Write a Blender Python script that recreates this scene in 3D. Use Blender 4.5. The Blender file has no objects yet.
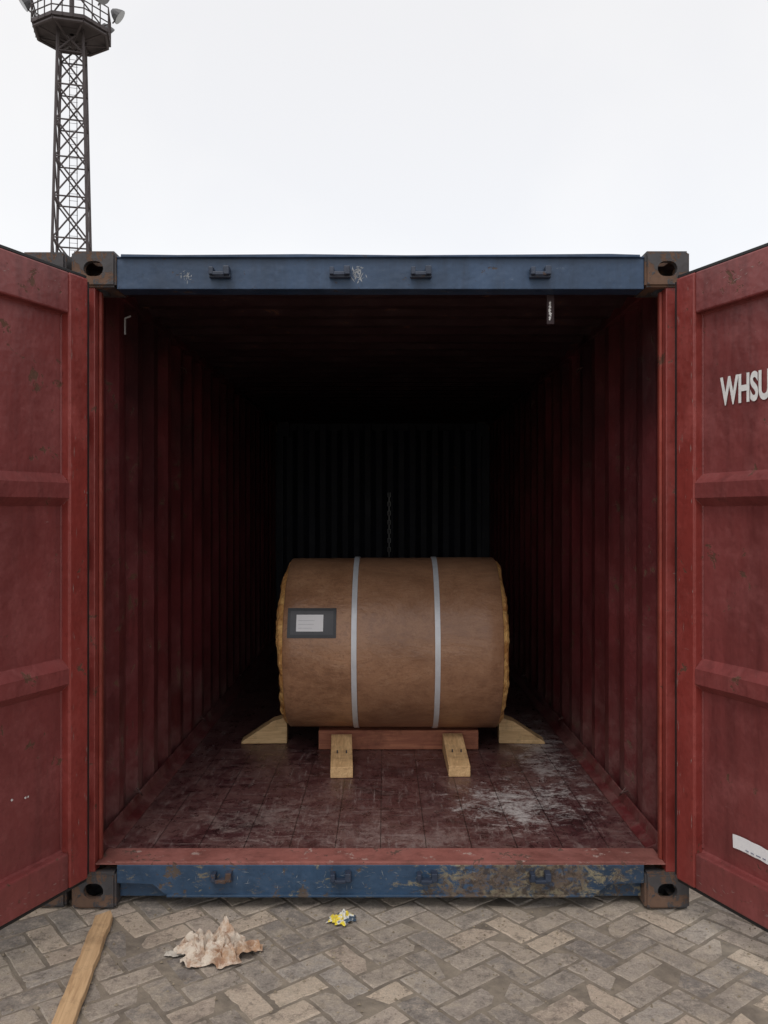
import bpy, bmesh, math, random
from mathutils import Vector, Matrix, noise
random.seed(7)
S = bpy.context.scene
S.view_settings.view_transform = 'Standard'
S.view_settings.look = 'None'
S.view_settings.exposure = 0
COL = S.collection

# ------------------------------------------------------------------ node helpers
def newmat(name):
    m = bpy.data.materials.new(name); m.use_nodes = True
    nt = m.node_tree
    return m, nt, nt.nodes['Principled BSDF']
def N(nt, t, **kw):
    n = nt.nodes.new(t)
    for k, v in kw.items(): setattr(n, k, v)
    return n
def coords(nt, scale=(1,1,1), rot=(0,0,0), loc=(0,0,0)):
    tc = N(nt, 'ShaderNodeTexCoord'); mp = N(nt, 'ShaderNodeMapping')
    mp.inputs['Scale'].default_value = scale; mp.inputs['Rotation'].default_value = rot
    mp.inputs['Location'].default_value = loc
    nt.links.new(tc.outputs['Object'], mp.inputs['Vector'])
    return mp.outputs[0]
def noi(nt, vec, scale, detail=6, rough=.6, dist=0.):
    n = N(nt, 'ShaderNodeTexNoise')
    n.inputs['Scale'].default_value = scale; n.inputs['Detail'].default_value = min(detail, 5)
    n.inputs['Roughness'].default_value = rough; n.inputs['Distortion'].default_value = dist
    nt.links.new(vec, n.inputs['Vector'])
    return n.outputs['Fac']
def ramp(nt, fac, a, b, va=0., vb=1.):
    r = N(nt, 'ShaderNodeMapRange'); r.clamp = True
    for i, v in enumerate((a, b, va, vb)): r.inputs[i+1].default_value = v
    nt.links.new(fac, r.inputs[0]); return r.outputs[0]
def mix(nt, fac, a, b, mode='MIX'):
    m = N(nt, 'ShaderNodeMixRGB', blend_type=mode)
    for i, v in enumerate((fac, a, b)):
        if isinstance(v, (int, float)): m.inputs[i].default_value = v
        elif isinstance(v, tuple): m.inputs[i].default_value = (*v, 1) if len(v) == 3 else v
        else: nt.links.new(v, m.inputs[i])
    return m.outputs[0]
def mth(nt, op, a, b=None):
    m = N(nt, 'ShaderNodeMath', operation=op)
    for i, v in enumerate((a, b)):
        if v is None: continue
        if isinstance(v, (int, float)): m.inputs[i].default_value = v
        else: nt.links.new(v, m.inputs[i])
    return m.outputs[0]
def bump(nt, bs, h, strength=.3, dist=.01):
    b = N(nt, 'ShaderNodeBump'); b.inputs['Strength'].default_value = strength
    b.inputs['Distance'].default_value = dist
    nt.links.new(h, b.inputs['Height']); nt.links.new(b.outputs[0], bs.inputs['Normal'])

def paint(name, c, dark=.6, rust=.15, rough=.45, scratch=.1, scratchcol=(.45,.4,.38), rustcol=(.07,.03,.018), streak=.5, dust=0, stain=None, speck=.5):
    m, nt, bs = newmat(name)
    v = coords(nt); vs = coords(nt, (9, 9, .7))
    big = noi(nt, v, 1.7, 5, .6)
    col = mix(nt, ramp(nt, big, .35, .7), c, tuple(x*dark for x in c))
    st = noi(nt, vs, 1.6, 5, .65)
    col = mix(nt, ramp(nt, st, .48, .75, 0, streak), col, tuple(x*.42 for x in c))
    fade = noi(nt, v, 4.5, 5, .75)
    col = mix(nt, ramp(nt, fade, .48, .72, 0, .45), col, tuple(min(1, x*1.3+.03) for x in c))
    s2 = noi(nt, v, 26, 5, .88)
    col = mix(nt, ramp(nt, s2, .56, .66, 0, speck), col, tuple(x*.45 for x in c))
    col = mix(nt, ramp(nt, s2, .40, .31, 0, speck*.5), col, tuple(min(1, x*1.3+.06) for x in c))
    rn = noi(nt, v, 9, 5, .78, .4)
    sp = N(nt, 'ShaderNodeSeparateXYZ'); nt.links.new(v, sp.inputs[0])
    rf = ramp(nt, rn, .70-rust*.4, .73-rust*.4)
    rc = mix(nt, ramp(nt, fade, .35, .65), rustcol, tuple(x*1.7 for x in rustcol))
    if stain:
        sx0, sw = stain
        dd = mth(nt, 'ABSOLUTE', mth(nt, 'SUBTRACT', sp.outputs[0], sx0))
        fall = ramp(nt, dd, sw*.3, sw, .17, 0)
        n2 = noi(nt, coords(nt, (1.6, 1, 2.6)), 11, 5, .8, .5)
        a1 = ramp(nt, mth(nt, 'ADD', n2, fall), .58, .67, 0, .85)
        col = mix(nt, a1, col, mix(nt, ramp(nt, fade, .42, .58), (.26,.225,.14), (.13,.085,.05)))
        n3 = noi(nt, coords(nt, (2.2, 1, 2.2), (0,0,0), (3,1,2)), 16, 5, .8, .3)
        col = mix(nt, ramp(nt, mth(nt, 'ADD', n3, fall), .65, .73, 0, .85), col, (.040,.028,.022))
    col = mix(nt, rf, col, rc)
    sn = noi(nt, coords(nt, (3, 3, 22), (.2,.5,.1)), 4, 5, .8)
    col = mix(nt, ramp(nt, sn, .72-scratch*.3, .76-scratch*.3, 0, .6), col, scratchcol)
    if dust:
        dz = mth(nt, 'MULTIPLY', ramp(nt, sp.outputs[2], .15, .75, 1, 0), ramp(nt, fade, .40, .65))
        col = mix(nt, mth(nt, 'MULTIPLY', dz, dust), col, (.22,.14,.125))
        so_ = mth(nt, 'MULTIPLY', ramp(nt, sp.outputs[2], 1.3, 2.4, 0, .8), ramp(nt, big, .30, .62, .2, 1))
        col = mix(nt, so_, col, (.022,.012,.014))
    nt.links.new(col, bs.inputs['Base Color'])
    nt.links.new(mth(nt, 'ADD', ramp(nt, fade, .3, .7, rough-.10, rough+.14), mth(nt, 'MULTIPLY', rf, .3)), bs.inputs['Roughness'])
    bump(nt, bs, mth(nt, 'ADD', mth(nt, 'MULTIPLY', rf, -.6), mth(nt, 'MULTIPLY', noi(nt, v, 3.5, 4, .7), 6)), .35, .006)
    return m

def woodmat(name, c, c2, axis=1, rough=.75):
    m, nt, bs = newmat(name)
    sc = [14, 14, 14]; sc[axis] = .9
    g = noi(nt, coords(nt, tuple(sc)), 4, 8, .65, 1.2)
    col = mix(nt, ramp(nt, g, .35, .68), c, c2)
    k = noi(nt, coords(nt), 7, 5, .75)
    col = mix(nt, ramp(nt, k, .50, .72, 0, .6), col, tuple(x*.4 for x in c2))
    nt.links.new(col, bs.inputs['Base Color']); bs.inputs['Roughness'].default_value = rough
    bump(nt, bs, g, .4, .003)
    return m
def plain(name, c, rough=.6, metal=0, var=.3, sc=12):
    m, nt, bs = newmat(name)
    n = noi(nt, coords(nt), sc, 4, .65)
    nt.links.new(mix(nt, ramp(nt, n, .3, .7), c, tuple(x*(1-var) for x in c)), bs.inputs['Base Color'])
    bs.inputs['Roughness'].default_value = rough; bs.inputs['Metallic'].default_value = metal
    return m

RED   = paint('red_paint', (.225,.052,.050), .62, .20, .42, .09, streak=.75, speck=.4)
EDGE  = paint('red_stile_paint', (.265,.042,.035), .62, .20, .38, .12)
JAMB  = paint('jamb_paint', (.30,.055,.038), .6, .16, .38, .12)
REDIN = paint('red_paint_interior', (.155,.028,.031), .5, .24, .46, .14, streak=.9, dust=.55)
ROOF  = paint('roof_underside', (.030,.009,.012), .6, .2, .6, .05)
DEEP_HAZE  = paint('end_wall_haze_dark', (.015,.017,.032), .6, .1, .6, .03)  # navy tone paints the hazy darkness of the deep end into the colour
BLUE  = paint('blue_paint', (.026,.060,.125), .6, .20, .45, .16, (.22,.25,.28), (.040,.034,.034), streak=.8)
SILLB = paint('blue_sill_paint', (.030,.070,.135), .55, .28, .5, .20, (.22,.23,.22), (.060,.045,.036), stain=(.56,.55))
CAST  = paint('casting_paint', (.060,.055,.058), .6, .52, .7, .2, (.2,.18,.16), (.085,.050,.034))
THR   = paint('threshold_paint', (.33,.12,.10), .55, .28, .6, .35, (.5,.42,.38), (.08,.045,.035), streak=.8)
OTHER = paint('neighbour_paint', (.10,.05,.04), .6, .3, .6, .15)
DARK  = plain('black_rubber_and_hollow', (.012,.012,.013), .6)
STEEL = plain('worn_steel', (.11,.11,.115), .45, .6, .5, 40)
WHITE = plain('white_marking', (.78,.78,.77), .6, 0, .2, 50)
PAPER = plain('white_paper', (.88,.88,.90), .5, 0, .06, 9)

# ------------------------------------------------------------------ mesh helpers
def link(o, parent=None):
    COL.objects.link(o)
    if parent: o.parent = parent
    return o
def empty(name, parent=None, loc=(0,0,0), rotz=0):
    e = bpy.data.objects.new(name, None); e.location = loc; e.rotation_euler = (0,0,rotz)
    e.empty_display_size = .1
    return link(e, parent)
def meshobj(name, vs, fs, mat, parent=None, smooth=False, bevel=0, sub=0):
    me = bpy.data.meshes.new(name); me.from_pydata([tuple(v) for v in vs], [], fs)
    me.materials.append(mat); me.update()
    if smooth:
        for p in me.polygons: p.use_smooth = True
    o = bpy.data.objects.new(name, me); link(o, parent)
    if bevel:
        b = o.modifiers.new('b', 'BEVEL'); b.width = bevel; b.segments = 2; b.limit_method = 'ANGLE'
    return o
BF = [(0,3,2,1),(4,5,6,7),(0,1,5,4),(1,2,6,5),(2,3,7,6),(3,0,4,7)]
def bv(a, b):
    (x0,y0,z0),(x1,y1,z1) = a, b
    x0,x1 = sorted((x0,x1)); y0,y1 = sorted((y0,y1)); z0,z1 = sorted((z0,z1))
    return [(x0,y0,z0),(x1,y0,z0),(x1,y1,z0),(x0,y1,z0),(x0,y0,z1),(x1,y0,z1),(x1,y1,z1),(x0,y1,z1)]
def box(name, a, b, mat, parent=None, bevel=.004):
    return meshobj(name, bv(a, b), BF, mat, parent, bevel=bevel)
def boxes(name, lst, mat, parent=None, bevel=.003):
    vs, fs = [], []
    for a, b in lst:
        o = len(vs); vs += bv(a, b); fs += [tuple(i+o for i in f) for f in BF]
    return meshobj(name, vs, fs, mat, parent, bevel=bevel)
def prism(name, prof, fn, w0, w1, mat, parent=None, bevel=.003):
    n = len(prof)
    vs = [fn(p, q, w0) for p, q in prof] + [fn(p, q, w1) for p, q in prof]
    fs = [tuple(range(n)), tuple(range(2*n-1, n-1, -1))]
    fs += [(i, i+n, (i+1) % n+n, (i+1) % n) for i in range(n)]
    o = meshobj(name, vs, fs, mat, parent, bevel=bevel)
    bm = bmesh.new(); bm.from_mesh(o.data); bmesh.ops.recalc_face_normals(bm, faces=bm.faces); bm.to_mesh(o.data); bm.free()
    return o
def tube_data(p0, p1, r, seg=6):
    p0, p1 = Vector(p0), Vector(p1); d = (p1-p0).normalized()
    up = Vector((0,0,1)) if abs(d.z) < .9 else Vector((1,0,0))
    a = d.cross(up).normalized(); b = d.cross(a)
    vs = []
    for p in (p0, p1):
        for i in range(seg):
            t = 2*math.pi*i/seg + .5
            vs.append(p + a*math.cos(t)*r + b*math.sin(t)*r)
    fs = [(i, (i+1) % seg, (i+1) % seg+seg, i+seg) for i in range(seg)]
    fs += [tuple(range(seg-1, -1, -1)), tuple(range(seg, 2*seg))]
    return vs, fs
def tubes(name, lst, mat, parent=None, seg=6):
    vs, fs = [], []
    for p0, p1, r in lst:
        v, f = tube_data(p0, p1, r, seg); o = len(vs); vs += v; fs += [tuple(i+o for i in q) for q in f]
    return meshobj(name, vs, fs, mat, parent)

# ------------------------------------------------------------------ world and light
W = bpy.data.worlds.new('World'); S.world = W; W.use_nodes = True
nt = W.node_tree; nt.nodes.clear()
SUN_EL, SUN_AZ = math.radians(58), math.radians(200)
sky = N(nt, 'ShaderNodeTexSky', sky_type='NISHITA'); sky.sun_disc = False
sky.sun_elevation = SUN_EL; sky.sun_rotation = SUN_AZ
b1 = N(nt, 'ShaderNodeBackground'); b1.inputs[1].default_value = .05
nt.links.new(sky.outputs[0], b1.inputs[0])
tc = N(nt, 'ShaderNodeTexCoord')
cn = noi(nt, tc.outputs['Generated'], 1.6, 5, .5)
b2 = N(nt, 'ShaderNodeBackground'); b2.inputs[1].default_value = 1.0
nt.links.new(mix(nt, ramp(nt, cn, .35, .65), (.93,.885,.81), (.82,.79,.75)), b2.inputs[0])
ad = N(nt, 'ShaderNodeAddShader'); wo = N(nt, 'ShaderNodeOutputWorld')
nt.links.new(b1.outputs[0], ad.inputs[0]); nt.links.new(b2.outputs[0], ad.inputs[1]); nt.links.new(ad.outputs[0], wo.inputs[0])
sl = bpy.data.lights.new('sun', 'SUN'); sl.energy = 1.1; sl.angle = math.radians(28); sl.color = (1,.97,.93)
so = bpy.data.objects.new('sun', sl); link(so)
d = Vector((math.sin(SUN_AZ)*math.cos(SUN_EL), math.cos(SUN_AZ)*math.cos(SUN_EL), math.sin(SUN_EL)))
so.rotation_euler = d.to_track_quat('Z', 'Y').to_euler(); so.location = (0,-5,12)

# ------------------------------------------------------------------ camera
EYE = 1.567
cd = bpy.data.cameras.new('camera'); cd.lens = 29.1; cd.sensor_width = 36; cd.clip_end = 2000; cd.clip_start = .05
cam = bpy.data.objects.new('camera', cd); link(cam); cam.location = (0,0,EYE)
cam.rotation_euler = (math.radians(90), 0, 0); S.camera = cam

# ------------------------------------------------------------------ ground
gm, nt, bs = newmat('ground_dirt')
v = coords(nt, (1,1,1), (0,0,math.radians(45)))
n1 = noi(nt, v, 9, 5, .7)
base = mix(nt, ramp(nt, n1, .3, .7), (.13,.108,.088), (.32,.27,.21))
bt = N(nt, 'ShaderNodeTexBrick'); nt.links.new(v, bt.inputs['Vector'])
bt.inputs['Scale'].default_value = 1; bt.inputs['Brick Width'].default_value = .2; bt.inputs['Row Height'].default_value = .1
bt.inputs['Mortar Size'].default_value = .005
bt.inputs['Color1'].default_value = (.34,.30,.26,1); bt.inputs['Color2'].default_value = (.24,.22,.195,1); bt.inputs['Mortar'].default_value = (.14,.12,.10,1)
geo = N(nt, 'ShaderNodeTexCoord')
sx = N(nt, 'ShaderNodeSeparateXYZ'); nt.links.new(geo.outputs['Object'], sx.inputs[0])
far = mth(nt, 'MAXIMUM', mth(nt, 'ABSOLUTE', sx.outputs[0]), mth(nt, 'ABSOLUTE', mth(nt, 'SUBTRACT', sx.outputs[1], 3)))
nt.links.new(mix(nt, mth(nt, 'GREATER_THAN', far, 6.9), base, bt.outputs['Color']), bs.inputs['Base Color'])
bs.inputs['Roughness'].default_value = .95
bump(nt, bs, noi(nt, v, 90, 4, .7), .6, .006)
meshobj('ground', [(-600,-600,-.0048),(600,-600,-.0048),(600,600,-.0048),(-600,600,-.0048)], [(0,1,2,3)], gm)

pm, nt, bs = newmat('paver_concrete')
at = N(nt, 'ShaderNodeAttribute', attribute_name='tint')
v = coords(nt)
hue = N(nt, 'ShaderNodeValToRGB'); cr = hue.color_ramp
cr.elements[0].color = (.26,.235,.215,1); cr.elements[1].color = (.62,.52,.41,1)
for p, c in ((.2,(.36,.32,.28)),(.45,(.46,.395,.33)),(.62,(.40,.365,.33)),(.8,(.53,.435,.355))):
    e = cr.elements.new(p); e.color = (*c, 1)
nt.links.new(at.outputs['Fac'], hue.inputs[0])
f1 = noi(nt, v, 2.2, 5, .65); f2 = noi(nt, v, 17, 5, .82); f3 = noi(nt, v, 150, 4, .8)
c = mix(nt, ramp(nt, f1, .48, .70, 0, .45), hue.outputs[0], (.22,.185,.155))
c = mix(nt, ramp(nt, f2, .5, .64, 0, .65), c, (.58,.50,.41))
c = mix(nt, ramp(nt, f2, .47, .36, 0, .75), c, (.17,.145,.125))
f5 = noi(nt, v, 5, 5, .85)
c = mix(nt, ramp(nt, f5, .53, .62, 0, .6), c, (.47,.40,.315))
c = mix(nt, ramp(nt, f5, .44, .37, 0, .5), c, (.17,.145,.125))
c = mix(nt, .5, c, mix(nt, ramp(nt, f3, .35, .65), (.35,.35,.35), (1.,1.,1.)), 'MULTIPLY')
c = mix(nt, 1., c, (1.12,1.10,1.08), 'MULTIPLY')
nt.links.new(c, bs.inputs['Base Color']); bs.inputs['Roughness'].default_value = .9
bump(nt, bs, mth(nt, 'ADD', f3, f2), .9, .006)
vs, fs, tint = [], [], []
a = math.radians(38); ca, sa = math.cos(a), math.sin(a); Wp = .1
for i in range(-105, 106):
    for j in range(-105, 106):
        k = (i-j) % 4
        if k == 0: w, h = 2, 1
        elif k == 3: w, h = 1, 2
        else: continue
        cx, cy = (i+w/2)*Wp, (j+h/2)*Wp
        X, Y = cx*ca-cy*sa, cx*sa+cy*ca+3
        if abs(X) > 7 or abs(Y-3) > 7: continue
        near = abs(X) < 2.5 and 2 < Y < 3.8
        g, ch = .0018+random.random()*.0028, .005
        t = random.random(); dz = random.uniform(-.0035,.001); tx, ty = random.uniform(-.025,.025), random.uniform(-.025,.025)
        r = random.uniform(-.02,.02); o = len(vs)
        m = 6 if near else 1
        def outl(ins, jit):
            hx, hy = w*Wp/2-ins, h*Wp/2-ins; P_ = []
            cs_ = [(-hx,-hy),(hx,-hy),(hx,hy),(-hx,hy)]
            for q in range(4):
                (ax, ay), (bx, by) = cs_[q], cs_[(q+1) % 4]
                for s_ in range(m):
                    px, py = ax+(bx-ax)*s_/m, ay+(by-ay)*s_/m
                    e = jit*noise.noise(Vector((px*45+cx*90, py*45+cy*90, 0)))
                    L = math.hypot(px, py); px -= px/L*abs(e); py -= py/L*abs(e)
                    P_.append((px, py))
            return P_
        for zz, ins, jit in ((-.03, g, 0), (-.006, g, .003), (0, g+ch, .013 if near else 0)):
            for px, py in outl(ins, jit):
                qx, qy = px-py*r, py+px*r
                z = zz+dz+px*tx+py*ty
                ux, uy = cx+qx, cy+qy
                vs.append((ux*ca-uy*sa, ux*sa+uy*ca+3, z-.001))
        M4 = 4*m
        for l in (0, M4):
            for q in range(M4):
                fs.append((o+l+q, o+l+(q+1) % M4, o+l+M4+(q+1) % M4, o+l+M4+q)); tint.append(t)
        fs.append(tuple(o+2*M4+q for q in range(M4))); tint.append(t)
pv = meshobj('block_paving', vs, fs, pm)
at = pv.data.attributes.new('tint', 'FLOAT', 'FACE'); at.data.foreach_set('value', tint)

# ------------------------------------------------------------------ corner casting mesh (hollow, slotted)
CW, CH, CL = .176, .142, .178
def stadium(w, h, n=10):
    r = min(w, h)/2; pts = []
    for s, a0 in ((1, -90), (-1, 90)):
        for i in range(n+1):
            t = math.radians(a0+180*i/n)
            if w > h: pts.append((s*(w/2-r)+r*math.cos(t), r*math.sin(t)))
            else: pts.append((r*math.cos(t+math.pi/2), s*(h/2-r)+r*math.sin(t+math.pi/2)))
    return pts
def casting_mesh():
    o = box('t', (-CW/2,0,-CH/2), (CW/2,CL,CH/2), CAST, None, 0)
    bb = bmesh.new(); bb.from_mesh(o.data); bmesh.ops.bevel(bb, geom=bb.edges[:], offset=.009, segments=2, affect='EDGES'); bb.to_mesh(o.data); bb.free()
    cut = [box('c', (-CW/2+.026,.026,-CH/2+.024), (CW/2-.026,CL-.026,CH/2-.024), DARK, None, 0)]
    cut.append(prism('c', stadium(.078,.06), lambda p,q,w: (p, w, q), -.05, .1, DARK, None, 0))
    cut.append(prism('c', stadium(.078,.06), lambda p,q,w: (w, CL/2+p, q), -.2, .2, DARK, None, 0))
    cut.append(prism('c', stadium(.06,.11), lambda p,q,w: (p, CL/2+q, w), -.2, .2, DARK, None, 0))
    for c in cut:
        m = o.modifiers.new('x', 'BOOLEAN'); m.object = c; m.operation = 'DIFFERENCE'; m.solver = 'EXACT'
    dg = bpy.context.evaluated_depsgraph_get()
    me = bpy.data.meshes.new_from_object(o.evaluated_get(dg)); me.name = 'corner_casting'
    for x in cut+[o]: bpy.data.objects.remove(x)
    return me
CME = casting_mesh()

def corr(u0, u1, pitch=.278, depth=.036):
    out = []; u = u0; st = [(0,0),(.07,0),(.139,1),(.209,1)]
    while u < u1:
        for a, b in st:
            if u+a*pitch/.278 < u1: out.append((u+a*pitch/.278, b*depth))
        u += pitch
    out.append((u1, out[-1][1])); return out
def sheet(name, prof, fn, w0, w1, mat, parent):
    vs, fs = [], []
    for u, o in prof: vs += [fn(u, o, w0), fn(u, o, w1)]
    for i in range(len(prof)-1): fs.append((2*i, 2*i+2, 2*i+3, 2*i+1))
    return meshobj(name, vs, fs, mat, parent)

HW, LEN, HT = 1.219, 6.058, 2.597
FZ = .170
def container(name, x0, y0, opened, wall, rail):
    P = empty(name, None, (x0, y0, 0))
    for i, (sx_, yy, zz) in enumerate([(s, y, z) for s in (-1, 1) for y in (0, LEN-CL) for z in (CH/2+.002, HT-CH/2)]):
        c = bpy.data.objects.new('corner_casting_%d' % i, CME); link(c, P)
        c.location = (sx_*(HW-CW/2), yy, zz)
    for s in (-1, 1):
        n = 'post_%s' % ('l' if s < 0 else 'r')
        prism(n+'_front', [(HW-.006,.012),(HW-.006,.16),(HW-.05,.16),(HW-.05,.075),(1.128,.075),(1.128,.012)] , lambda p,q,w,s=s: (s*p, q, w), CH, HT-CH, EDGE if opened else rail, P, .004)
        prism(n+'_rear', [(HW-.006,LEN-.15),(HW-.006,LEN-.01),(1.10,LEN-.01),(1.10,LEN-.15)], lambda p,q,w,s=s: (s*p, q, w), CH, HT-CH, DEEP_HAZE if opened else rail, P, .004)
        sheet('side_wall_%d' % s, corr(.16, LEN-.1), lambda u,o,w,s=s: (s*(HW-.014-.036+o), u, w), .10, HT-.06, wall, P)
        box('top_side_rail_%d' % s, (s*(HW-.065),CL,HT-.075), (s*(HW-.003),LEN-CL,HT-.012), wall, P)
        box('bottom_side_rail_%d' % s, (s*(HW-.05),CL,.03), (s*(HW-.004),LEN-CL,.165), rail, P)
        prism('floor_edge_angle_%d' % s, [(HW-.06,FZ-.05),(HW-.06,FZ+.06),(1.153,FZ+.055),(1.140,FZ+.02),(1.098,FZ+.006),(1.098,FZ-.05)], lambda p,q,w,s=s: (s*p, w, q), .17, LEN-.1, wall, P, .002)
        boxes('rear_hole_cover_%d' % s, [((s*1.030,LEN-.190,2.40),(s*1.038,LEN-.092,2.546)),((s*1.0385,LEN-.190,2.40),(s*1.165,LEN-.182,2.546))], DEEP_HAZE if opened else rail, P, 0)  # added plates covering the casting holes, so no sky shows through
    sheet('end_wall', corr(-HW+.02, HW-.02, .25, .045), lambda u,o,w: (u, LEN-.09+o, w), .10, HT-.06, DEEP_HAZE if opened else wall, P)
    box('rear_header', (-HW+CW,LEN-.08,HT-.12), (HW-CW,LEN-.006,HT-.01), DEEP_HAZE if opened else rail, P)
    box('rear_sill', (-HW+CW,LEN-.08,.03), (HW-CW,LEN-.006,.16), rail, P)
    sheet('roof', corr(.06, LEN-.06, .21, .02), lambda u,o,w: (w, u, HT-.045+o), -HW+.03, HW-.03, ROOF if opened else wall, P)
    box('floor_boards', (-1.10,.13,FZ-.03), (1.10,LEN-.1,FZ), FLOOR, P, 0)
    boxes('floor_crossmembers', [((-1.16,y,.03),(1.16,y+.045,FZ-.034)) for y in [.3+.3*i for i in range(19)]], rail, P, 0)
    return P

# floor material
FLOOR, nt, bs = newmat('container_floor_plywood')
v = coords(nt)
vr = coords(nt, (1,1,1), (0,0,math.radians(90)))
bt = N(nt, 'ShaderNodeTexBrick'); nt.links.new(vr, bt.inputs['Vector'])
bt.offset = .37; bt.offset_frequency = 2
bt.inputs['Scale'].default_value = 1; bt.inputs['Brick Width'].default_value = .47; bt.inputs['Row Height'].default_value = .19
bt.inputs['Mortar Size'].default_value = .0022; bt.inputs['Mortar Smooth'].default_value = .3
bt.inputs['Color1'].default_value = (.110,.042,.042,1); bt.inputs['Color2'].default_value = (.085,.030,.033,1); bt.inputs['Mortar'].default_value = (.020,.009,.009,1)
f1 = noi(nt, v, 3.2, 5, .78, .6); f2 = noi(nt, coords(nt, (5,.8,1)), 5, 5, .8, .3); f3 = noi(nt, v, 70, 4, .8)
f4 = noi(nt, v, 13, 5, .85, .5)
c = bt.outputs['Color']
c = mix(nt, ramp(nt, f1, .47, .66, 0, .8), c, (.20,.110,.100))
c = mix(nt, ramp(nt, f1, .46, .32, 0, .85), c, (.024,.011,.012))
c = mix(nt, ramp(nt, f4, .52, .64, 0, .6), c, (.22,.14,.13))
c = mix(nt, ramp(nt, f4, .46, .38, 0, .6), c, (.028,.012,.013))
c = mix(nt, ramp(nt, f2, .57, .66, 0, .55), c, (.27,.20,.19))
c = mix(nt, ramp(nt, noi(nt, coords(nt,(.8,12,1),(0,0,.35)), 3.4, 5, .8), .59, .65, 0, .6), c, (.32,.25,.24))
c = mix(nt, ramp(nt, noi(nt, coords(nt,(14,.9,1),(0,0,-.25)), 3.4, 5, .8), .60, .65, 0, .55), c, (.32,.25,.24))
sp = N(nt, 'ShaderNodeSeparateXYZ'); nt.links.new(v, sp.inputs[0])
f4b = noi(nt, coords(nt, (1,1.3,1), (0,0,.6)), 9, 5, .9, .4)
def patchn(c, x, y, ax, ay, lo, hi, amt, col):
    dx = mth(nt, 'MULTIPLY', mth(nt, 'SUBTRACT', sp.outputs[0], x), ax)
    dy = mth(nt, 'MULTIPLY', mth(nt, 'SUBTRACT', sp.outputs[1], y), ay)
    dd = mth(nt, 'SQRT', mth(nt, 'ADD', mth(nt, 'MULTIPLY', dx, dx), mth(nt, 'MULTIPLY', dy, dy)))
    fall = ramp(nt, dd, .0, 1., .20, 0)
    sf = ramp(nt, mth(nt, 'ADD', f4b, fall), lo, hi, 0, amt)
    sf = mth(nt, 'MULTIPLY', sf, ramp(nt, dd, .6, 1., 1, 0))
    return mix(nt, sf, c, col)
c = patchn(c, .66, .72, 2.0, 1.8, .60, .76, .85, (.66,.62,.61))
c = patchn(c, .93, 1.7, 4, .8, .57, .70, .75, (.55,.50,.49))
c = patchn(c, -.55, .5, 1.6, 2.2, .62, .76, .5, (.36,.28,.26))
c = patchn(c, .1, .3, .9, 4, .60, .74, .5, (.38,.29,.27))
c = mix(nt, mth(nt, 'MULTIPLY', bt.outputs['Fac'], .8), c, (.016,.008,.008))
c = mix(nt, .5, c, mix(nt, ramp(nt, f3, .35, .65), (.4,.4,.4), (1.,1.,1.)), 'MULTIPLY')
nt.links.new(c, bs.inputs['Base Color'])
nt.links.new(ramp(nt, f4, .35, .65, .20, .52), bs.inputs['Roughness'])
bump(nt, bs, mth(nt, 'ADD', mth(nt, 'MULTIPLY', bt.outputs['Fac'], -2), mth(nt, 'ADD', f3, f1)), .3, .004)

X0, Y0 = -.014, 3.26
C = container('shipping_container', X0, Y0, True, REDIN, SILLB)
container('shipping_container', -1.259-HW, Y0+.012, False, OTHER, OTHER)

# header
hx = HW-CW-.001
prism('door_header', [(.012,2.448),(.012,2.568),(.006,2.571),(.006,2.576),(.14,2.576),(.14,2.50),(.10,2.448)], lambda p,q,w: (w, p, q), -hx, hx, BLUE, C, .003)
prism('header_gutter_lip', [(-hx+.02,2.570),(-.4,2.5692),(.3,2.571),(hx-.02,2.570),(hx-.02,2.580),(.9,2.5835),(.5,2.5805),(.1,2.5780),(-.3,2.5825),(-.8,2.579),(-hx+.02,2.582)], lambda p,q,w: (p, w, q), -.004, .012, BLUE, C, .002)
# sill
sp_ = [(-hx,.172),(hx,.172),(hx,.10),(hx-.14,.095),(hx-.19,.055),(-hx+.19,.055),(-hx+.14,.095),(-hx,.10)]
prism('door_sill', sp_, lambda p,q,w: (p, w, q), .010, .055, SILLB, C, .003)
box('sill_lower_flange', (-hx+.2,-.004,.050), (hx-.2,.05,.060), SILLB, C, .002)
box('sill_inner_beam', (-hx,.056,.03), (hx,.12,.1715), SILLB, C, 0)
box('threshold_plate', (-1.127,.012,.1722), (1.127,.165,.1765), THR, C, .001)
box('threshold_lip', (-1.05,.0125,.1766), (1.05,.03,.184), THR, C, .002)
for s in (-1, 1):
    box('jamb_strip_%d' % s, (s*1.116,.05,.178), (s*1.127,.075,2.447), JAMB, C, .002)
DARKBLUE = paint('keeper_paint', (.03,.045,.08), .6, .25, .5, .15, rustcol=(.05,.03,.022))
def keeper(name, x, z, up):
    l = [((x-.042,-.012,z-.02),(x+.042,.010,z-.008)), ((x-.040,-.030,z-.012),(x-.022,.010,z+.018)), ((x+.016,-.030,z-.012),(x+.040,.010,z+.022)),
         ((x-.024,-.034,z-.016),(x+.02,-.022,z-.002))]
    boxes(name, l, DARKBLUE, C, .003)
for i, px in enumerate((220,340,421,540)):
    keeper('lock_keeper_top_%d' % i, (px-384)/254-X0, 2.508, True)
for i, px in enumerate((222,341,427,540)):
    keeper('lock_keeper_bottom_%d' % i, (px-384)/254-X0, .132, False)
def blob(name, x, z, w, h, y, mat, parent, seed=1, n=18):
    random.seed(seed); vs = [(x, y, z)]
    for i in range(n):
        t = 2*math.pi*i/n; r = random.uniform(.35, 1)
        vs.append((x+w*r*math.cos(t), y, z+h*r*math.sin(t)))
    return meshobj(name, vs, [(0, 1+i, 1+(i+1) % n) for i in range(n)], mat, parent)
SCUFF = plain('paint_scuff', (.36,.38,.40), .7, 0, .4, 60)
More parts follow.
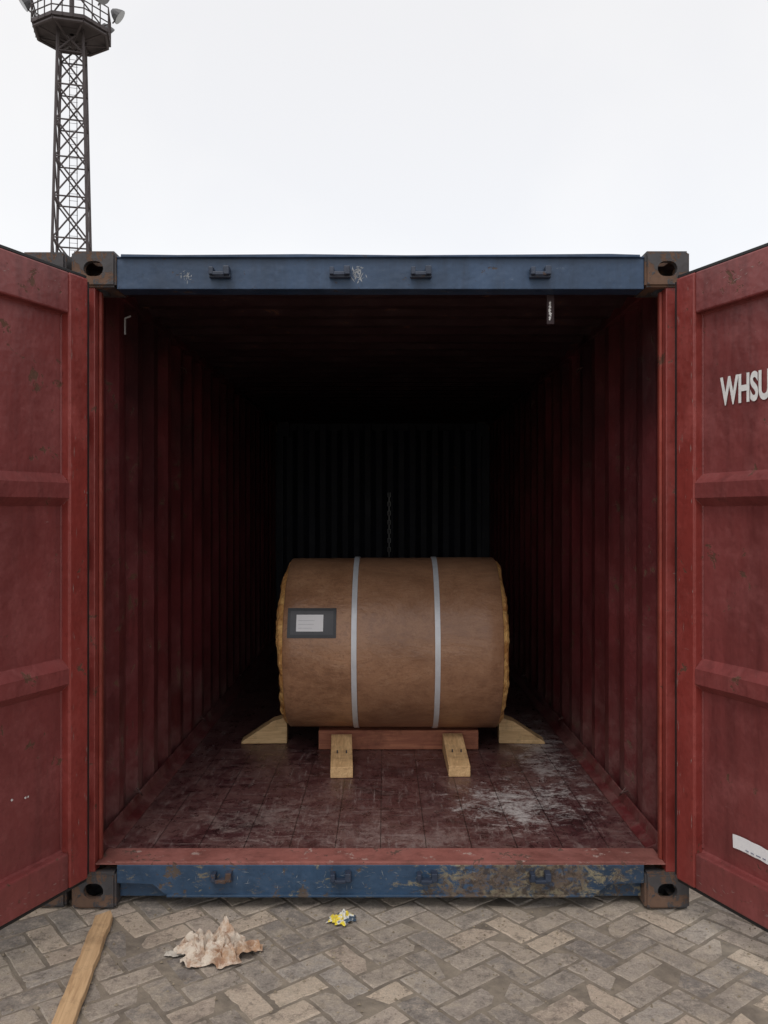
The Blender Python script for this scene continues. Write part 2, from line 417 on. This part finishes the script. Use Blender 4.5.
def strokes(name, x, z, w, h, n, y, mat, parent, seed, lmin=.004, lmax=.02, th=.0012, vert=.5):
    random.seed(seed); vs, fs = [], []
    for i in range(n):
        cx_, cz_ = x+random.gauss(0, w), z+max(-.03, min(.03, random.gauss(0, h)))
        a = random.gauss(math.pi/2*(random.random() < vert), .35); L = random.uniform(lmin, lmax)
        dx_, dz_ = math.cos(a)*L, math.sin(a)*L; t = th*random.uniform(.4,1.3)
        nx, nz = -math.sin(a)*t, math.cos(a)*t; o = len(vs); yy = y-.00001*i
        if abs(cx_) > .98: continue
        vs += [(cx_-dx_,yy,cz_-dz_),(cx_+nx,yy,cz_+nz),(cx_+dx_,yy,cz_+dz_),(cx_-nx,yy,cz_-nz)]
        fs.append((o,o+1,o+2,o+3))
    return meshobj(name, vs, fs, mat, parent)
strokes('header_scuff', (362-384)/254, 2.506, .012, .018, 46, .0110, SCUFF, C, 3, .004, .014, .0018, .7)
strokes('header_scuff_b', (190-384)/254, 2.495, .012, .012, 22, .0110, SCUFF, C, 4, .003, .010, .0014)
strokes('sill_scrapes_pale', 0, .115, .6, .03, 60, .0094, SCUFF, C, 9, .003, .016, .0008, .3)

lst = []
for i in range(14):
    z = 1.78-i*.05
    if i % 2: lst += [((.07,LEN-.22,z),(.07,LEN-.22,z-.055),.006)]
    else: lst += [((.058,LEN-.22,z),(.058,LEN-.22,z-.05),.005), ((.082,LEN-.22,z),(.082,LEN-.22,z-.05),.005)]
tubes('lashing_chain', lst, plain('chain_galvanised', (.6,.6,.6), .5, .2), C)
RING = plain('lashing_ring_steel', (.10,.05,.045), .5, .3)
for s in (-1, 1):
    for i, (y, z) in enumerate(((1.5,2.40),(3.0,2.40),(2.0,.26),(3.4,.26),(.62,.26))):
        xx = s*1.158
        tubes('lashing_ring_%d_%d' % (s, i), [((xx,y,z),(xx-s*.03,y,z-.01),.004),((xx-s*.03,y,z-.01),(xx-s*.03,y+.03,z-.03),.004),((xx-s*.03,y+.03,z-.03),(xx,y+.04,z),.004)], RING, C)
HK = plain('hook_galvanised', (.4,.4,.4), .5, .2)
tubes('roof_hook', [((-1.10,.30,2.40),(-1.075,.30,2.41),.004),((-1.10,.30,2.40),(-1.10,.30,2.33),.004)], HK, C)
random.seed(41); 
for i in range(5):
    blob('roof_tag_%d' % i, .69+random.uniform(-.010,.010), 2.415-i*.015, .008, .011, .0995, WHITE, C, 200+i)
box('roof_tag_bracket', (.675,.10,2.33), (.705,.105,2.449), ROOF, C, .001)

# ------------------------------------------------------------------ doors
def door(name, hx, hy, ang, inner, extras):
    D = empty(name, C, (hx-X0, hy-Y0, 0), ang)
    s = inner
    Z0, Z1, Wd, T = .150, 2.470, 1.16, .062
    box('hinge_stile', (.0,0,Z0), (.098,-s*T,Z1), EDGE, D, .008)
    box('closing_stile', (Wd-.09,0,Z0), (Wd,-s*T,Z1), RED, D, .008)
    box('top_rail', (.0985,-s*.003,Z1-.155), (Wd-.0905,-s*T,Z1-.001), RED, D, .006)
    box('bottom_rail', (.0985,-s*.003,Z0+.001), (Wd-.0905,-s*T,Z0+.135), RED, D, .006)
    # pressed panel with two horizontal ribs, slightly buckled between them
    prof = [(Z0+.128,-.030),(Z0+.142,-.040)]
    for zc in (.952, 1.650):
        prof += [(zc-.30,-.041),(zc-.062,-.040),(zc-.030,-.002),(zc+.026,-.002),(zc+.062,-.040)]
    prof += [(2.05,-.041),(Z1-.162,-.040),(Z1-.150,-.030)]
    nu = 28; u0_, u1_ = .0988, Wd-.0908; vs, fs = [], []
    for i, (z, o) in enumerate(prof):
        for k in range(nu+1):
            u = u0_+(u1_-u0_)*k/nu; e = math.sin(math.pi*k/nu)
            w = noise.noise(Vector((u*5, z*3, s*4)))*.0035*e
            vs.append((u, s*(o+w), z+noise.noise(Vector((u*4, z*2, s*9)))*.004*e*(0 < i < len(prof)-1)))
    for i in range(len(prof)-1):
        for k in range(nu):
            q = i*(nu+1)+k; fs.append((q, q+1, q+nu+2, q+nu+1))
    meshobj('door_panel', vs, fs, RED, D)
    tubes('weld_seams', [((.100,-s*.039,Z0+.15),(.100,-s*.039,Z1-.17),.004)], RED, D, 6)
    boxes('gasket', [((-.014,-s*.008,Z0+.01),(.0,-s*.03,Z1-.01)), ((Wd,-s*.008,Z0+.01),(Wd+.014,-s*.03,Z1-.01)), ((0,-s*.008,Z1),(Wd,-s*.03,Z1+.012)), ((0,-s*.008,Z0-.012),(Wd,-s*.03,Z0),)], DARK, D, .002)
    lst = [((u,-s*(T+.035),Z0-.03),(u,-s*(T+.035),Z1+.03),.017) for u in (.32,.82)]
    tubes('locking_bars', lst, STEEL, D, 12)
    boxes('bar_guides', [((u-.04,-s*(T+.001),z),(u+.04,-s*(T+.055),z+.04)) for u in (.32,.82) for z in (.3,.9,1.5,2.1)], RED, D)
    boxes('hinge_blades', [((-.045,-s*(T-.012),z),(.05,-s*(T+.010),z+.09)) for z in (.35,.85,1.35,1.85,2.3)], RED, D, .004)
    tubes('hinge_pins', [((-.045,-s*(T),z-.012),(-.045,-s*(T),z+.10),.013) for z in (.35,.85,1.35,1.85,2.3)], RED, D, 10)
    extras(D, s)
    return D
th = math.radians(23)
PC = plain('exposed_primer', (.36,.22,.20), .7, 0, .4, 60)
def wear(D, s, seed):
    # chipped edges along the hinge stile and rails
    for k, (zc, n) in enumerate(((2.40,20),(.2,24))):
        random.seed(seed+k); vs, fs = [], []
        for i in range(n):
            u = random.uniform(.11,.75); z = zc+random.uniform(-.02,.02); L = random.uniform(.002,.012); t = random.uniform(.0006,.002)
            a = random.uniform(-.5,.5); y = s*-.0022
            o = len(vs); vs += [(u-L,y,z-L*a),(u,y,z+t),(u+L,y,z+L*a),(u,y,z-t)]; fs.append((o,o+1,o+2,o+3))
        meshobj('wear_marks_%d' % k, vs, fs, PC, D)
    random.seed(seed+9); vs, fs = [], []
    for i in range(40):
        u = random.choice((random.uniform(.008,.02), random.uniform(.078,.090), random.uniform(.01,.09))); z = random.uniform(.2,2.42); L = random.uniform(.004,.022); t = random.uniform(.0006,.0018)
        y = s*.0006; o = len(vs); vs += [(u,y,z-L),(u+t,y,z),(u,y,z+L),(u-t,y,z)]; fs.append((o,o+1,o+2,o+3))
    meshobj('stile_chips', vs, fs, PC, D)
def left_x(D, s):
    for i, (u, z) in enumerate(((.335,.555),(.275,.545),(.262,.545))):
        blob('paint_chip_%d' % i, u, z, .006, .006, -s*.0350, WHITE, D, i+5)
    wear(D, s, 300)
def right_x(D, s):
    def txt(body, u0, wid, z, h):
        cu = bpy.data.curves.new('t', 'FONT'); cu.body = body; cu.size = 1; cu.offset = .035
        o = bpy.data.objects.new('t', cu); COL.objects.link(o)
        dg = bpy.context.evaluated_depsgraph_get(); me = bpy.data.meshes.new_from_object(o.evaluated_get(dg))
        bpy.data.objects.remove(o)
        xs = [v.co.x for v in me.vertices]; ys = [v.co.y for v in me.vertices]
        x0, x1, y0, y1 = min(xs), max(xs), min(ys), max(ys)
        for v in me.vertices:
            v.co = ((v.co.x-x0)/(x1-x0)*wid+u0, s*-.0360, (v.co.y-y0)/(y1-y0)*h+z)
        me.materials.clear(); me.materials.append(WHITE); return me
    me = txt('WHSU', .188, .225, 1.955, .106)
    o = bpy.data.objects.new('marking_letters', me); link(o, D)
    me = txt('524731', .455, .31, 1.955, .106)
    o = bpy.data.objects.new('marking_digits', me); link(o, D)
    z0, z1 = .358, .408; vs, fs = [], []; random.seed(9)
    for i in range(10):
        u = .250+i*.03
        zoff = random.uniform(-.003,.003)
        vs += [(u, -s*(.035+random.uniform(0,.001)), z0+zoff), (u, -s*(.033+random.uniform(0,.001)), z1+zoff)]
    for i in range(9): fs.append((2*i,2*i+2,2*i+3,2*i+1))
    meshobj('paper_sticker', vs, fs, PAPER, D)
    random.seed(11); l = []
    u = .31
    while u < .5:
        w = random.uniform(.008,.02); l.append(((u,-s*.0315,.368),(u+w,-s*.0318,.372))); u += w+.009
    boxes('sticker_print', l, plain('print_ink', (.25,.26,.33), .7), D, 0)
    wear(D, s, 400)
door('door_left_leaf', -1.143, 3.20, math.atan2(-math.cos(th), -math.sin(th)), 1, left_x)
door('door_right_leaf', 1.128, 3.20, math.atan2(-math.cos(th), math.sin(th)), -1, right_x)

# ------------------------------------------------------------------ steel coil
R = .50; CX, CY, CZ = .054, 5.0, FZ+.618; HL = .605
K, nt, bs = newmat('kraft_wrap')
v = coords(nt)
f1 = noi(nt, coords(nt, (1,1.6,1.6)), 2.4, 5, .7, .5); f2 = noi(nt, v, 12, 5, .82); f3 = noi(nt, coords(nt, (1,2.2,2.2)), 22, 5, .85)
c = mix(nt, ramp(nt, f1, .38, .62), (.44,.235,.130), (.29,.145,.078))
c = mix(nt, ramp(nt, f2, .50, .66, 0, .45), c, (.50,.30,.18))
c = mix(nt, ramp(nt, f2, .46, .36, 0, .45), c, (.20,.095,.055))
c = mix(nt, ramp(nt, f3, .53, .64, 0, .45), c, (.19,.09,.052))
c = mix(nt, ramp(nt, noi(nt, v, 60, 4, .8), .54, .64, 0, .35), c, (.19,.095,.055))
sp = N(nt, 'ShaderNodeSeparateXYZ'); nt.links.new(v, sp.inputs[0])
c = mix(nt, mth(nt, 'MULTIPLY', mth(nt, 'GREATER_THAN', sp.outputs[0], -.199), .28), c, (.27,.14,.085))
nt.links.new(c, bs.inputs['Base Color'])
nt.links.new(ramp(nt, f2, .3, .7, .28, .5), bs.inputs['Roughness'])
bump(nt, bs, mth(nt, 'ADD', mth(nt, 'MULTIPLY', f1, 2.5), mth(nt, 'MULTIPLY', f2, .6)), .4, .014)
CO = empty('steel_coil', None, (CX, CY, CZ), math.radians(-.6))
def ring(name, prof, mat, seg=128, wob=0, smooth=True):
    vs, fs = [], []; n = len(prof)
    for i in range(seg):
        t = 2*math.pi*i/seg
        for x, r in prof:
            w = noise.noise(Vector((x*2.1, math.cos(t)*1.7, math.sin(t)*1.7)))*wob
            vs.append((x, (r+w)*math.cos(t), (r+w)*math.sin(t)))
    for i in range(seg):
        j = (i+1) % seg
        for k in range(n-1): fs.append((i*n+k, i*n+k+1, j*n+k+1, j*n+k))
    return meshobj(name, vs, fs, mat, CO, smooth)
prof = [(-HL,R-.02),(-HL+.001,R-.004),(-HL+.005,R)]
x = -HL+.06
while x < HL-.05: prof.append((x, R)); x += .05
prof += [(HL-.005,R),(HL-.001,R-.004),(HL,R-.02)]
prof += [(-.2005,R),(-.1995,R),(.2495,R),(.2505,R)]
prof.sort(key=lambda q: q[0])
prof = [(x, r+(.002 if x > -.2 else 0)+(.002 if x > .25 else 0)) for x, r in prof]
ring('kraft_wrap', prof, K, 144, .003)
OR, nt, bs = newmat('orange_vci_paper')
v = coords(nt); f = noi(nt, v, 14, 5, .75, .8)
nt.links.new(mix(nt, ramp(nt, f, .40, .60), (.90,.55,.20), (.50,.22,.07)), bs.inputs['Base Color']); bs.inputs['Roughness'].default_value = .5
bump(nt, bs, f, .7, .02)
for s in (-1, 1):
    vs, fs = [], []; seg = 220
    rs = [.497,.488,.478,.46,.44,.41,.38,.35,.32,.29,.27,.25,.245]
    ox = [-.012,.004,.020,.032,.036,.036,.034,.034,.030,.028,.024,.012,-.2]
    for i in range(seg):
        t = 2*math.pi*i/seg
        for k, (r, o) in enumerate(zip(rs, ox)):
            nn = abs(noise.noise(Vector((math.cos(t)*4, math.sin(t)*4, r*7+s*5))))
            n2 = noise.noise(Vector((math.cos(t)*19, math.sin(t)*19, r*16+s*5)))
            n3 = noise.noise(Vector((math.cos(t)*1.5+9, math.sin(t)*1.5, s*5)))
            amp = .013 if 1 < k < 11 else .003
            vs.append((s*(HL+o*(.9+n3*.7)+(nn*1.1-.3+n2*.4)*amp), (r+n2*.004*(k > 0))*math.cos(t), (r+n2*.004*(k > 0))*math.sin(t)))
    n = len(rs)
    for i in range(seg):
        j = (i+1) % seg
        for k in range(n-1): fs.append((i*n+k, i*n+k+1, j*n+k+1, j*n+k))
    meshobj('end_liner_%d' % s, vs, fs, OR, CO, False)
    ring('bore_dark_disc_%d' % s, [(s*(HL-.19),.246),(s*(HL-.2),.001)], DARK, 48)  # black disc stands in for the darkness inside the open bore
STRAP = plain('steel_strap', (.70,.72,.76), .4, .15, .12, 30)
for i, x in enumerate((-.163-CX+.004, .292-CX+.006)):
    ring('strap_%d' % i, [(x-.0145,R+.003),(x-.0145,R+.0085),(x+.0145,R+.0085),(x+.0145,R+.003)], STRAP, 144, 0, False)
def patch(name, x0, x1, a0, a1, r, mat, nx=2, na=10):
    vs, fs = [], []
    for j in range(na+1):
        a = math.radians(a0+(a1-a0)*j/na)
        for i in range(nx+1):
            vs.append((x0+(x1-x0)*i/nx, -r*math.cos(a), r*math.sin(a)))
    for j in range(na):
        for i in range(nx):
            q = j*(nx+1)+i; fs.append((q, q+1, q+nx+2, q+nx+1))
    return meshobj(name, vs, fs, mat, CO, True)
LB = plain('label_pouch_grey', (.026,.027,.033), .4, 0, .3)
LB2 = plain('label_pouch_clear', (.055,.055,.064), .35, 0, .3)
lx = lambda px: (px-384)*4.52/828-CX
patch('label_pouch', lx(288), lx(337), 10.5, 29.5, R+.0065, LB)
patch('label_window', lx(291), lx(334), 12.5, 27.5, R+.0075, LB2)
patch('label_paper', lx(297), lx(324), 14.5, 25.0, R+.009, PAPER)
INK = plain('label_ink', (.62,.62,.65), .7)
random.seed(5)
for i in range(3):
    patch('label_line_%d' % i, lx(299), lx(random.uniform(305,318)), 16.4+i*2.4, 16.6+i*2.4, R+.0105, INK, 1, 2)

# ------------------------------------------------------------------ timber
WOODY = woodmat('pine_wood', (.76,.51,.26), (.50,.30,.14), 1)
WOODX = woodmat('pine_wood_x', (.76,.53,.28), (.52,.32,.15), 0)
WRED = woodmat('red_timber', (.46,.18,.10), (.28,.09,.055), 0)
OFF = FZ+.0015
def bearer(y, zt):
    P = empty('timber_bearer')
    box('timber', (-.385,y,OFF), (.555,y+.115,zt), WRED, P, .005)
bearer(4.86, FZ+.115); bearer(5.04, FZ+.115)
def chock(x, y, rot, w, L, h0, h1, mat):
    P = empty('wooden_chock', None, (x, y, OFF), rot)
    prism('wedge', [(0,0),(0,h0),(L*.25,h0+.012),(L,h1),(L,0)], lambda p,q,w_: (w_, p, q), -w/2, w/2, mat, P, .003)
    tubes('nails', [((dx, L*.4, h0+(h1-h0)*.38),(dx, L*.4, h0+(h1-h0)*.38+.016),.004) for dx in (-w*.2, w*.22)], STEEL, P, 8)
    return P
chock(-.222, 4.34, math.radians(3), .118, .46, .058, .108, WOODY)
chock(.398, 4.36, math.radians(0), .115, .46, .058, .108, WOODY)
chock(-.222, 5.66, math.radians(180), .118, .46, .055, .108, WOODY)
chock(.402, 5.66, math.radians(180), .115, .46, .055, .108, WOODY)
def sidechock(x, s):
    P = empty('wooden_chock', None, (x, 4.99, OFF), math.radians(-3*s))
    prism('wedge', [(0,0),(0,.15),(.02,.155),(.085,.135),(.275,.012),(.275,0)], lambda p,q,w: (s*p, w, q), 0, .11, WOODX, P, .004)
sidechock(-.585, -1); sidechock(.693, 1)

# ------------------------------------------------------------------ litter on the paving
P = empty('wooden_plank', None, (-1.075, 3.20, .004), math.radians(-90+13.5-5))
random.seed(4); vs, fs = [], []; n = 24; L = .95; w = .034
for i in range(n+1):
    u = L*i/n; e = noise.noise(Vector((u*14,2,0)))*.007; tip = .55 if i == 0 else 1
    for (a, z) in ((-w*tip+e, 0), (w*tip+e, 0), (w*tip*.93+e, .024), (-w*tip*.93+e, .026)): vs.append((u+(.03 if (a < 0 and i == 0) else 0), a, z+noise.noise(Vector((u*6,a*30,z*30)))*.002))
    if i:
        o = (i-1)*4
        for k in range(4): fs.append((o+k, o+4+k, o+4+(k+1) % 4, o+(k+1) % 4))
fs += [(0,1,2,3), (n*4+3,n*4+2,n*4+1,n*4)]
meshobj('plank', vs, fs, woodmat('weathered_pine', (.64,.43,.24), (.44,.27,.14), 0), P, bevel=.003)

def crumple(name, x, y, rx, ry, h, mat, seed, n=44, rot=0, lo=.78, rim=.2, fine=.45):
    P = empty(name, None, (x, y, 0), rot)
    vs, fs = [], []; off = Vector((seed*7.1, seed*3.3, 0))
    nr, na = n//2, n*2
    for j in range(nr+1):
        for i in range(na):
            ang = 2*math.pi*i/na
            lim = lo+.35*noise.noise(Vector((math.cos(ang)*1.9, math.sin(ang)*1.9, seed)))+rim*noise.noise(Vector((math.cos(ang)*6, math.sin(ang)*6, seed)))
            rr = lim*j/nr; a, b = rr*math.cos(ang), rr*math.sin(ang)
            q = Vector((a*1.7, b*1.7, 0))+off
            f = abs(noise.noise(q))*1.3+abs(noise.noise(q*2.1))*.9+abs(noise.noise(q*4.3))*fine
            e = j/nr
            z = .003+h*f*(1-.75*e**3)
            dxn = noise.noise(q*2+Vector((5,0,0)))*.16; dyn = noise.noise(q*2+Vector((0,5,0)))*.16
            vs.append(((a+dxn)*rx, (b+dyn)*ry, z))
    for j in range(nr):
        for i in range(na):
            k = (i+1) % na
            fs.append((j*na+i, (j+1)*na+i, (j+1)*na+k, j*na+k))
    meshobj('crumpled_sheet', vs, fs, mat, P, False)
RAG, nt, bs = newmat('soiled_paper'); v = coords(nt)
f = noi(nt, v, 30, 5, .75, .4); f2 = noi(nt, v, 11, 5, .75)
c = mix(nt, ramp(nt, f2, .44, .60), (.62,.54,.45), (.42,.26,.16))
c = mix(nt, ramp(nt, f, .50, .62, 0, .7), c, (.26,.13,.075))
nt.links.new(c, bs.inputs['Base Color']); bs.inputs['Roughness'].default_value = .8
crumple('crumpled_paper', -.590, 2.935, .150, .105, .075, RAG, 2.7, 56, 0, .85, .12, .6)
crumple('crumpled_paper', -.735, 2.93, .06, .025, .014, plain('off_white_paper', (.6,.55,.48), .8, 0, .5, 30), 5.1, 24)
YEL, nt, bs = newmat('yellow_wrapper'); v = coords(nt)
f = noi(nt, v, 30, 3)
c = mix(nt, ramp(nt, f, .45, .5), (.75,.60,.05), (.65,.65,.62)); c = mix(nt, ramp(nt, f, .56, .58), c, (.05,.08,.12))
nt.links.new(c, bs.inputs['Base Color']); bs.inputs['Roughness'].default_value = .3
crumple('snack_wrapper', -.160, 3.17, .060, .048, .026, YEL, 9.3, 30, .4, .85)
random.seed(21); vs, fs = [], []
for i in range(1300):
    x = random.uniform(-2.2,2.2); y = random.triangular(2.2,3.28,3.24); r = random.uniform(.0015,.005)*random.choice((.6,1,1.4)); o = len(vs)
    for a in range(4):
        t = a*math.pi/2+random.random(); vs.append((x+r*math.cos(t)*random.uniform(.6,1.6), y+r*math.sin(t), -.001))
    vs.append((x, y, r*.8))
    for a in range(4): fs.append((o+a, o+(a+1) % 4, o+4))
meshobj('gravel_grit', vs, fs, plain('grit', (.34,.28,.20), .9, 0, .6, 3))

# ------------------------------------------------------------------ floodlight mast
MT = plain('mast_steel', (.085,.068,.070), .7, 0, .4, 1.5)
MZ = 39.; M = empty('floodlight_mast', None, (-14.70, MZ, 0), math.radians(14))
HTOP = 24.05
def hw(z): return 1.18-.0235*z
lst = []; z = 0.; lv = [0.]
while z < HTOP-1: z += hw(z)*2.3; lv.append(min(z, HTOP))
lv[-1] = HTOP
cs = [(-1,-1),(1,-1),(1,1),(-1,1)]
for a, b in zip(lv[:-1], lv[1:]):
    ha, hb = hw(a)*.90, hw(b)*.90
    for k in range(4):
        p, q = cs[k], cs[(k+1) % 4]
        lst.append(((p[0]*ha,p[1]*ha,a),(p[0]*hb,p[1]*hb,b),.070))
        if k in (0, 2):
            lst.append(((p[0]*ha,p[1]*ha,a),(q[0]*hb,q[1]*hb,b),.042))
            lst.append(((q[0]*ha,q[1]*ha,a),(p[0]*hb,p[1]*hb,b),.042))
        else:
            lst.append(((p[0]*ha,p[1]*ha,a),(q[0]*hb,q[1]*hb,b),.035))
        lst.append(((p[0]*hb,p[1]*hb,b),(q[0]*hb,q[1]*hb,b),.04))
tubes('lattice', lst, MT, M, 5)
lst = []
for s in (-.2,.2): lst.append(((s,.7,0),(s*.8,.45,HTOP),.018))
for i in range(70): lst.append(((-.2,.7-.25*i/70,i*.335),(.2,.7-.25*i/70,i*.335),.010))
tubes('ladder', lst, MT, M, 5)
RP = 1.82; oc = [(RP*math.cos(math.radians(22.5+45*i)), RP*math.sin(math.radians(22.5+45*i))*.92) for i in range(8)]
prism('platform_deck', oc, lambda p,q,w: (p, q, w), HTOP, HTOP+.16, MT, M, 0)
lst = []
for i in range(8):
    p, q = oc[i], oc[(i+1) % 8]
    lst.append(((0,0,HTOP-.5),(p[0]*.95,p[1]*.95,HTOP-.02),.05))
    for zz in (.45,.8,1.15): lst.append(((p[0],p[1],HTOP+zz),(q[0],q[1],HTOP+zz),.03))
    for f in (0,.33,.66): 
        x, y = p[0]*(1-f)+q[0]*f, p[1]*(1-f)+q[1]*f
        lst.append(((x,y,HTOP),(x,y,HTOP+1.15),.03))
    lst.append(((p[0]*.93,p[1]*.93,HTOP-.12),(q[0]*.93,q[1]*.93,HTOP-.12),.07))
lst += [((0,0,HTOP),(0,0,HTOP+2.4),.12)]
for i in range(4): lst.append(((0,0,HTOP+2.2),(1.2*cs[i][0],1.2*cs[i][1],HTOP+1.3),.04))
tubes('railings', lst, MT, M, 5)
LM = plain('floodlight_housing', (.10,.10,.105), .5); GL = plain('floodlight_glass', (.30,.31,.33), .25)
for i in range(8):
    t = math.radians(45*i); c_, s_ = math.cos(t), math.sin(t)
    vs, fs = [], []; seg = 14
    tilt = math.radians(-38)
    for (u, r) in ((-.35,.10),(-.2,.22),(.05,.34),(.12,.36)):
        for k in range(seg):
            a = 2*math.pi*k/seg
            lx_, ly, lz = u, r*math.cos(a), r*math.sin(a)
            X = lx_*math.cos(tilt)-lz*math.sin(tilt); Z = lx_*math.sin(tilt)+lz*math.cos(tilt)
            X += RP+.25
            vs.append((X*c_-ly*s_, X*s_+ly*c_, HTOP+1.20+Z))
    for l in range(3):
        for k in range(seg): fs.append((l*seg+k, l*seg+(k+1) % seg, (l+1)*seg+(k+1) % seg, (l+1)*seg+k))
    fs.append(tuple(range(seg)))
    meshobj('floodlight_%d' % i, vs, fs, LM, M, False)
    meshobj('glass_%d' % i, vs[3*seg:], [tuple(range(seg))], GL, M)
    tubes('yoke_%d' % i, [((RP*c_,RP*s_,HTOP+.8),((RP+.25)*c_,(RP+.25)*s_,HTOP+1.15),.035)], MT, M, 5)
